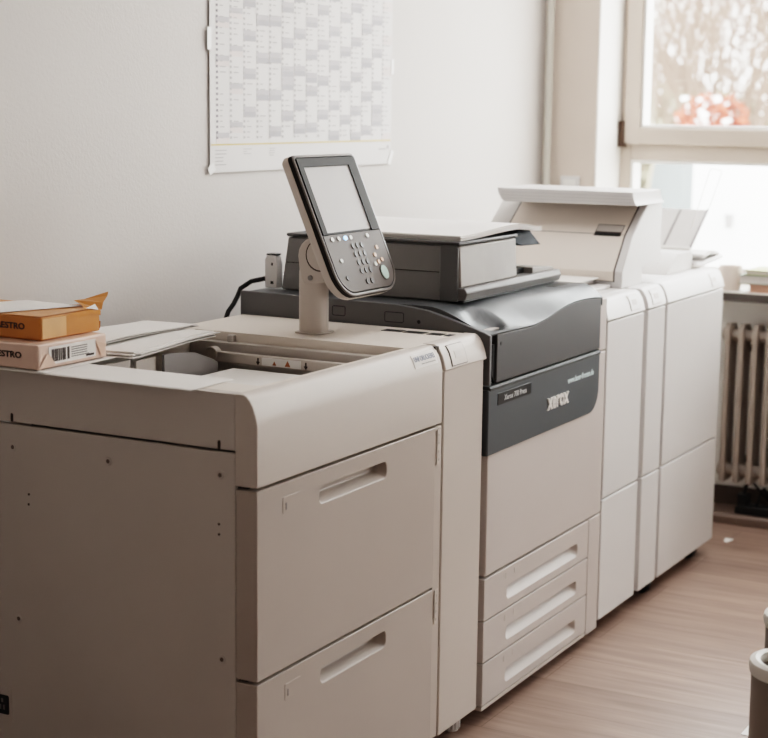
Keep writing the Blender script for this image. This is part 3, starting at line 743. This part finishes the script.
# ------------------------------------------------------------------ finisher (C)
C_ = thing('finisher', (2.45,.3,0), 'wide cream finisher cabinet at the window end of the machine row', 'machine unit')
c = unit(C_, 2.178,2.722); cap_icon(c, 2.60,2.665)
for x,y in ((2.62,.055),(2.62,.55),(2.25,.55)):
    obj('caster', MB().tube([(x-.015,y,.028),(x+.015,y,.028)], .028, 16).box(x-.02,x+.03,y-.02,y+.02,.046,.062), BLACKR, C_)
hb = obj('output_housing', MB().prism('y', [(2.41,.937),(2.505,.996),(2.655,.996),(2.655,.937)], .09,.58), TRAYP, C_, .003)
m = MB()
uu = Vector((.175,0,.120)).normalized(); vv = Vector((0,1,0)); nn = uu.cross(vv).normalized()*-1
oo = Vector((2.655,.095,.9985))
if nn.z < 0: nn = -nn
m.obox(oo,uu,vv,nn,0,.205,0,.42,-.004,.004)
tr2 = obj('output_tray', m, TRAYP, C_, .003)
m = MB()
for k in range(3): m.obox(oo,uu,vv,nn,.012,.197,.09+.075*k,.096+.075*k,.004,.008)
m.obox(oo,uu,vv,nn,0,.205,0,.006,.004,.008)
obj('tray_rib', m, MGREY, tr2, .001)
obj('tray_edge', MB().box(2.645,2.655,.095,.515,.9965,1.006), WINW, hb, .002)
obj('lower_tray', MB().prism('y', [(2.655,.948),(2.722,.940),(2.93,.952),(2.93,.964),(2.72,.954),(2.655,.962)], .075,.42), CREAM, C_, .003)
wg = [(2.68,.10,1.125),(2.84,.10,1.245),(2.92,.045,1.255),(2.80,.045,1.11)]
obj('wire_guide', MB().tube([(2.735,.125,1.058),(2.745,.115,1.10),(2.83,.10,1.243),(2.845,.10,1.249),(2.95,.10,1.241),(2.96,.10,1.232),(2.82,.10,1.105)], .0016, 8), WINW, C_)
# curled sheets on the lower tray
sheet_stack('paper_pile', 'curled white sheets lying on the lower output tray by the window', 'paper', 2.835,.20,.9655, .20,.24,.012, .05, n=4, jit=.006, sag=lambda t: .010*math.sin(t*PI)-.008*t, mats=CLOTH)
sheet_stack('paper_pile', 'rolled over white sheets resting above the lower output tray', 'paper', 2.83,.26,.989, .22,.16,.006, -.1, n=3, jit=.006, sag=lambda t: .013*math.sin(t*PI*.9), mats=CLOTH)

# ------------------------------------------------------------------ window sill, radiator, floor bits
p = thing('ceramic_cup', (3.16,.115,.822), 'blush ceramic cup standing on the window sill behind the finisher', 'cup')
obj('cup_body', MB().lathe([(0,0),(.032,0),(.036,.004),(.042,.05),(.040,.085),(.036,.085),(.037,.05),(.031,.008),(0,.008)], (3.16,.115,.822), 28), VASE, p)
obj('handle', MB().tube([(3.13,.14,.888),(3.117,.152,.885),(3.112,.157,.862),(3.12,.149,.838),(3.134,.137,.836)], .005, 8), VASE, p)
def book(name, label, cat, x0,x1,y0,y1,z0,z1, m, pm):
    o = thing(name, ((x0+x1)/2,(y0+y1)/2,z0), label, cat)
    t = .003
    obj('cover', MB().box(x0,x1,y0,y1,z0,z0+t).box(x0,x1,y0,y1,z1-t,z1).box(x0,x1,y0,y0+t,z0+t,z1-t), m, o, .001)
    obj('pages', MB().box(x0+.004,x1-.004,y0+t,y1-.004,z0+t,z1-t), pm, o)
book('wrapped_pack', 'terracotta pack lowest of the pile on the window sill', 'pack', 3.108,3.31,-.27,.035,.8225,.851, BOOKB, BOOKB)
book('book', 'grey green book in the middle of the window sill pile', 'book', 3.104,3.30,-.25,.068,.8515,.882, BOOKC, PAPERE)
book('book', 'thin olive book on top of the window sill pile', 'book', 3.106,3.29,-.24,.049,.8825,.899, BOOKG, PAPERE)

R = thing('radiator', (3.19,-.3,.13), 'pale enamelled column radiator under the window sill', 'radiator')
for k in range(19):
    y = .105-.0485*k
    m = MB()
    m.prism('z', rrect(3.118,3.142,y-.0095,y+.0095,.007,3), .15,.69)
    m.box(3.130,3.215,y-.005,y+.005,.16,.68)
    m.prism('z', rrect(3.198,3.222,y-.0085,y+.0085,.007,3), .15,.69)
    m.prism('y', [(3.117,.168),(3.135,.145),(3.205,.145),(3.222,.168),(3.222,.672),(3.205,.695),(3.135,.695),(3.117,.672)][:2]+[(3.205,.145),(3.222,.168),(3.222,.20),(3.117,.20)], y-.0085,y+.0085)
    m.prism('y', [(3.117,.64),(3.222,.64),(3.222,.68),(3.205,.702),(3.14,.708),(3.117,.69)], y-.0085,y+.0085)
    m.tube([(3.17,y-.026,.665),(3.17,y+.026,.665)], .022, 12); m.tube([(3.17,y-.026,.185),(3.17,y+.026,.185)], .022, 12)
    obj('radiator_section', m, RADI, R, .002)
for y in (.06,-.70): obj('wall_bracket', MB().box(3.20,3.279,y-.008,y+.008,.60,.62).box(3.20,3.279,y-.008,y+.008,.20,.22), METD, R)
p = thing('power_adapter', (3.17,.0,.035), 'black power adapter with plugs on the ledge below the radiator', 'adapter')
obj('brick', MB().prism('x', [(.055,.0355),(.055,.058),(.045,.066),(-.10,.066),(-.12,.056),(-.12,.0355)], 3.135,3.20), BLACK, p, .004)
obj('plug', MB().box(3.145,3.185,.012,.05,.066,.105).tube([(3.165,.03,.105),(3.165,.026,.135)], .008, 8), BLACK, p, .003)
obj('lead', MB().tube([(3.165,.026,.13),(3.172,.02,.138),(3.20,.01,.138),(3.225,.0,.115),(3.235,-.05,.06)], .004, 8), BLACKR, p)
obj('lead', MB().tube([(3.15,-.02,.066),(3.15,-.035,.125),(3.155,-.04,.135),(3.158,-.06,.10),(3.16,-.075,.066)], .005, 8), BLACKR, p)
o = obj('paper_scrap', MB().add([(2.86,-.005,.002),(2.885,-.018,.006),(2.915,-.012,.003),(2.92,.006,.002),(2.895,.012,.009),(2.87,.010,.002)], [(0,1,4,5),(1,2,3,4)]), PAPER, origin=(2.885,0,0), smooth=0)
setp(o, 'tiny white paper scrap on the floor near the finisher', 'paper scrap')

def bin_(name, label, x, y, r, h, lid=True):
    o = thing(name, (x,y,0), label, 'waste bin', )
    b = obj('bin_body', MB().lathe([(0,0),(r*.93,0),(r*.95,.006),(r*.985,h-.02),(r*.985,h-.008),(r*.80,h-.008),(r*.80,h-.03),(r*.78,.012),(0,.012)], (x,y,0), 48), [BINM], o)
    obj('rim', MB().lathe([(r*.80,h-.012),(r*.77,h-.004),(r*.80,h+.005),(r*.90,h+.008),(r*1.02,h+.004),(r*1.05,h-.006),(r*1.02,h-.018),(r*.985,h-.016)], (x,y,0), 48), BINR, o)
    obj('liner', MB().lathe([(r*.795,h-.02),(r*.79,h-.2),(0,h-.2)], (x,y,0), 48), BINI, o)
    obj('base_ring', MB().lathe([(r*.94,.03),(r*1.06,.012),(r*1.06,0),(r*.9,0)], (x,y,0), 48), BINR, o)
bin_('waste_bin', 'grey round bin with thick pale rim at the lower right edge', .400,-.866,.078,.477)
bin_('waste_bin', 'taller grey bin just behind the pale rimmed bin', .626,-.829,.080,.494)
o = obj('paper_sheet', MB().box(1.215,1.36,-.69,-.545,.0,.0012), PAPER, origin=(1.28,-.6,0))
setp(o, 'white sheet lying on the floor beside the bins', 'paper')

# ------------------------------------------------------------------ outside the window
struct('ground_outside', MB().box(3.6,60,-30,45,-.9,-.6), GROUND)
o = obj('garden_wall', MB().box(9.0,9.25,-14,2.20,-.6,1.16).box(8.96,9.29,-14,2.20,1.16,1.21), GWALL, origin=(9.1,-3,-.6)); setp(o, 'bright white rendered garden wall filling the lower window pane', 'wall')
o = obj('gate_pillar', MB().box(8.4,8.65,2.06,2.28,-.6,1.11).box(8.38,8.67,2.04,2.30,1.11,1.16), GPIL, origin=(8.5,2.17,-.6)); setp(o, 'pale grey square pillar at the end of the garden wall', 'pillar')
p = thing('wall_lamp', (8.93,1.88,.6), 'small dark lamp fixed on the white garden wall', 'lamp')
obj('lamp_body', MB().tube([(8.93,1.88,.61),(8.93,1.88,.71)], [.025,.035], 12), MGREY, p); obj('lamp_arm', MB().box(8.93,9.0,1.87,1.89,.66,.68), MGREY, p)

def blob(mb, c, r, n, s, mi, rnd, sq=1.0):
    for _ in range(n):
        while True:
            q = Vector((rnd.uniform(-1,1),rnd.uniform(-1,1),rnd.uniform(-1,1)))
            if q.length <= 1: break
        q = Vector((q.x*r[0],q.y*r[1],q.z*r[2]))+Vector(c)
        a = Vector((rnd.gauss(0,1),rnd.gauss(0,1),rnd.gauss(0,1))).normalized(); b = a.orthogonal().normalized(); 
        k = s*rnd.uniform(.6,1.4); mb.add([q-a*k-b*k*.5, q+a*k-b*k*.5, q+a*k*.6+b*k*.6, q-a*k*.6+b*k*.6], [(0,1,2,3)], mi)
rnd = random.Random(3)
hg = MB(); blob(hg, (18.2,6.4,.6), (.6,3.2,1.2), 2600, .09, 0, rnd); hg.box(18.0,18.4,3.6,9.2,-.6,1.35)
o = obj('hedge', hg, HEDGE, origin=(18.2,6.4,-.6), smooth=0); setp(o, 'low olive hedge beyond the garden wall', 'hedge')
sh = MB(); blob(sh, (11.5,2.83,1.28), (.25,.34,.29), 520, .04, 0, rnd); blob(sh, (11.35,2.86,1.42), (.2,.28,.16), 26, .036, 1, rnd); blob(sh,(11.5,2.83,.55),(.25,.33,.7),400,.06,2,rnd); sh.tube([(11.5,2.83,-.6),(11.5,2.83,1.2)], .05, 6, 2)
o = obj('flowering_shrub', sh, [SHRUBR,SHRUBW,HEDGE], origin=(11.5,2.83,-.6), smooth=0); setp(o, 'shrub with red leaves and white blossom seen through the upper pane', 'shrub')
sp_ = MB(); blob(sp_, (9.6,2.70,.5), (.25,.36,.85), 700, .07, 0, rnd); sp_.tube([(9.6,2.62,-.6),(9.6,2.62,.6)], .03, 6)
o = obj('garden_plant', sp_, HEDGE, origin=(9.6,2.62,-.6), smooth=0); setp(o, 'olive plant growing beside the grey pillar', 'plant')
for k,(a,b) in enumerate((((8.3,2.34,.4),(8.3,2.22,1.16)),((8.3,2.46,.4),(8.3,2.33,1.14)))):
    o = obj('garden_stake', MB().tube([(a[0],a[1]+.18,-.6),b], .012, 8), STAKE, origin=(a[0],a[1]+.18,-.6))
    setp(o, ['slanted pale stake nearer the grey pillar outside','slanted pale stake further left of the pillar outside'][k], 'stake')
def tree(label, x, y, h, r, seed):
    rn = random.Random(seed)
    t = thing('bare_tree', (x,y,-.6), label, 'tree', None)
    tk = MB(); br = MB()
    def grow(mb, p, d, L, rad, lev):
        pts = [p]; rs = [rad]
        q = Vector(p); dd = Vector(d)
        for k in range(4):
            dd = (dd+Vector((rn.gauss(0,.12),rn.gauss(0,.12),rn.gauss(0.04,.08)))).normalized()
            q = q+dd*L/4; pts.append(q.copy()); rs.append(rad*(1-.16*(k+1)))
        mb.tube(pts, rs, 6 if lev > 1 else 10, cap=False)
        if lev >= 5: return
        for k in range(3 if lev < 3 else 3):
            i = rn.choice((2,3,4)); 
            nd = (dd+Vector((rn.gauss(0,.5),rn.gauss(0,.5),rn.gauss(.15,.35)))).normalized()
            grow(br, pts[i], nd, L*rn.uniform(.6,.85), rs[i]*.62, lev+1)
    grow(tk, Vector((x,y,-.6)), Vector((0,0,1)), h*.32, r, 0)
    obj('trunk', tk, BARK, t); obj('branches', br, TWIG, t)
    tw = MB()
    for _ in range(1050):                                            # fine twigs of the crown
        a_ = rn.uniform(0,2*PI); q = rn.random()**.5*h*.30
        p0 = Vector((x+q*math.cos(a_), y+q*math.sin(a_), rn.uniform(.2,h*.75)))
        d_ = Vector((math.cos(a_)*.4+rn.gauss(0,.3), math.sin(a_)*.4+rn.gauss(0,.3), 1)).normalized()*rn.uniform(.5,1.3)
        sd = Vector((0,1,0))*rn.uniform(.006,.017)
        tw.add([p0-sd,p0+sd,p0+d_+sd*.4,p0+d_-sd*.4],[(0,1,2,3)])
    setp(obj('twigs', tw, TWIG, t, smooth=0), kind='stuff')
tree('thick bare tree at the right side of the upper window pane', 15.0,3.62,6.2,.17,4)
tree('bare tree with many low branches in the middle of the upper pane', 21,6.05,6.2,.13,11)
tree('slim bare tree at the left side of the upper pane', 27.5,8.9,6.6,.13,23)
tree('distant bare tree far behind the hedge', 35,10.6,8,.2,31)

# ------------------------------------------------------------------ light
w = bpy.data.worlds.new('overcast_sky'); scene.world = w; w.use_nodes = True
nt = w.node_tree; bg = nt.nodes['Background']
tc = nt.nodes.new('ShaderNodeTexCoord'); sx = nt.nodes.new('ShaderNodeSeparateXYZ'); nt.links.new(tc.outputs['Generated'], sx.inputs[0])
rp = nt.nodes.new('ShaderNodeValToRGB'); nt.links.new(sx.outputs['Z'], rp.inputs['Fac'])
rp.color_ramp.elements[0].position = 0; rp.color_ramp.elements[0].color = (.98,.975,.97,1)
rp.color_ramp.elements[1].position = .8; rp.color_ramp.elements[1].color = (.93,.96,1.0,1)
nt.links.new(rp.outputs['Color'], bg.inputs['Color']); bg.inputs['Strength'].default_value = 7.0
for a,b in ((-1.25,.618),(-3.15,-1.6)):
    l = bpy.data.lights.new('window_portal','AREA'); l.shape = 'RECTANGLE'; l.size = 1.6; l.size_y = b-a
    l.cycles.is_portal = True
    o = bpy.data.objects.new('window_portal', l); COL.objects.link(o); o.location = (XF+.1,(a+b)/2,1.62); o.rotation_euler = (0,PI/2,0)

l = bpy.data.lights.new('overhead_fill','AREA'); l.shape = 'RECTANGLE'; l.size = 2.6; l.size_y = 1.6; l.energy = 15.0; l.color = (.98,.98,1)  # added fill from above for tops and right-hand units, no real fixture
o = bpy.data.objects.new('overhead_fill', l); COL.objects.link(o); o.location = (2.1,-.35,2.66)

# ------------------------------------------------------------------ camera
yaw,pitch,roll = math.radians(28.717),math.radians(-9.18),math.radians(.693)
f = Vector((math.cos(pitch)*math.cos(yaw), math.cos(pitch)*math.sin(yaw), math.sin(pitch)))
r = Vector((math.sin(yaw),-math.cos(yaw),0)); up = r.cross(f)
r2 = r*math.cos(roll)+up*math.sin(roll); u2 = -r*math.sin(roll)+up*math.cos(roll)
cam = bpy.data.cameras.new('camera'); co = bpy.data.objects.new('camera', cam); COL.objects.link(co)
M = Matrix.Identity(4)
for i in range(3): M[i][0] = r2[i]; M[i][1] = u2[i]; M[i][2] = -f[i]
M.translation = Vector((-1.532*1.55,-1.55,.93*1.55)); co.matrix_world = M
cam.sensor_width = 36; cam.lens = 1633.2/768*36; cam.clip_end = 200; cam.clip_start = .05
cam.dof.use_dof = True; cam.dof.focus_distance = 3.5; cam.dof.aperture_fstop = 4.5
scene.camera = co
scene.view_settings.view_transform = 'Filmic'
scene.view_settings.look = 'High Contrast'
scene.view_settings.exposure = 1.04
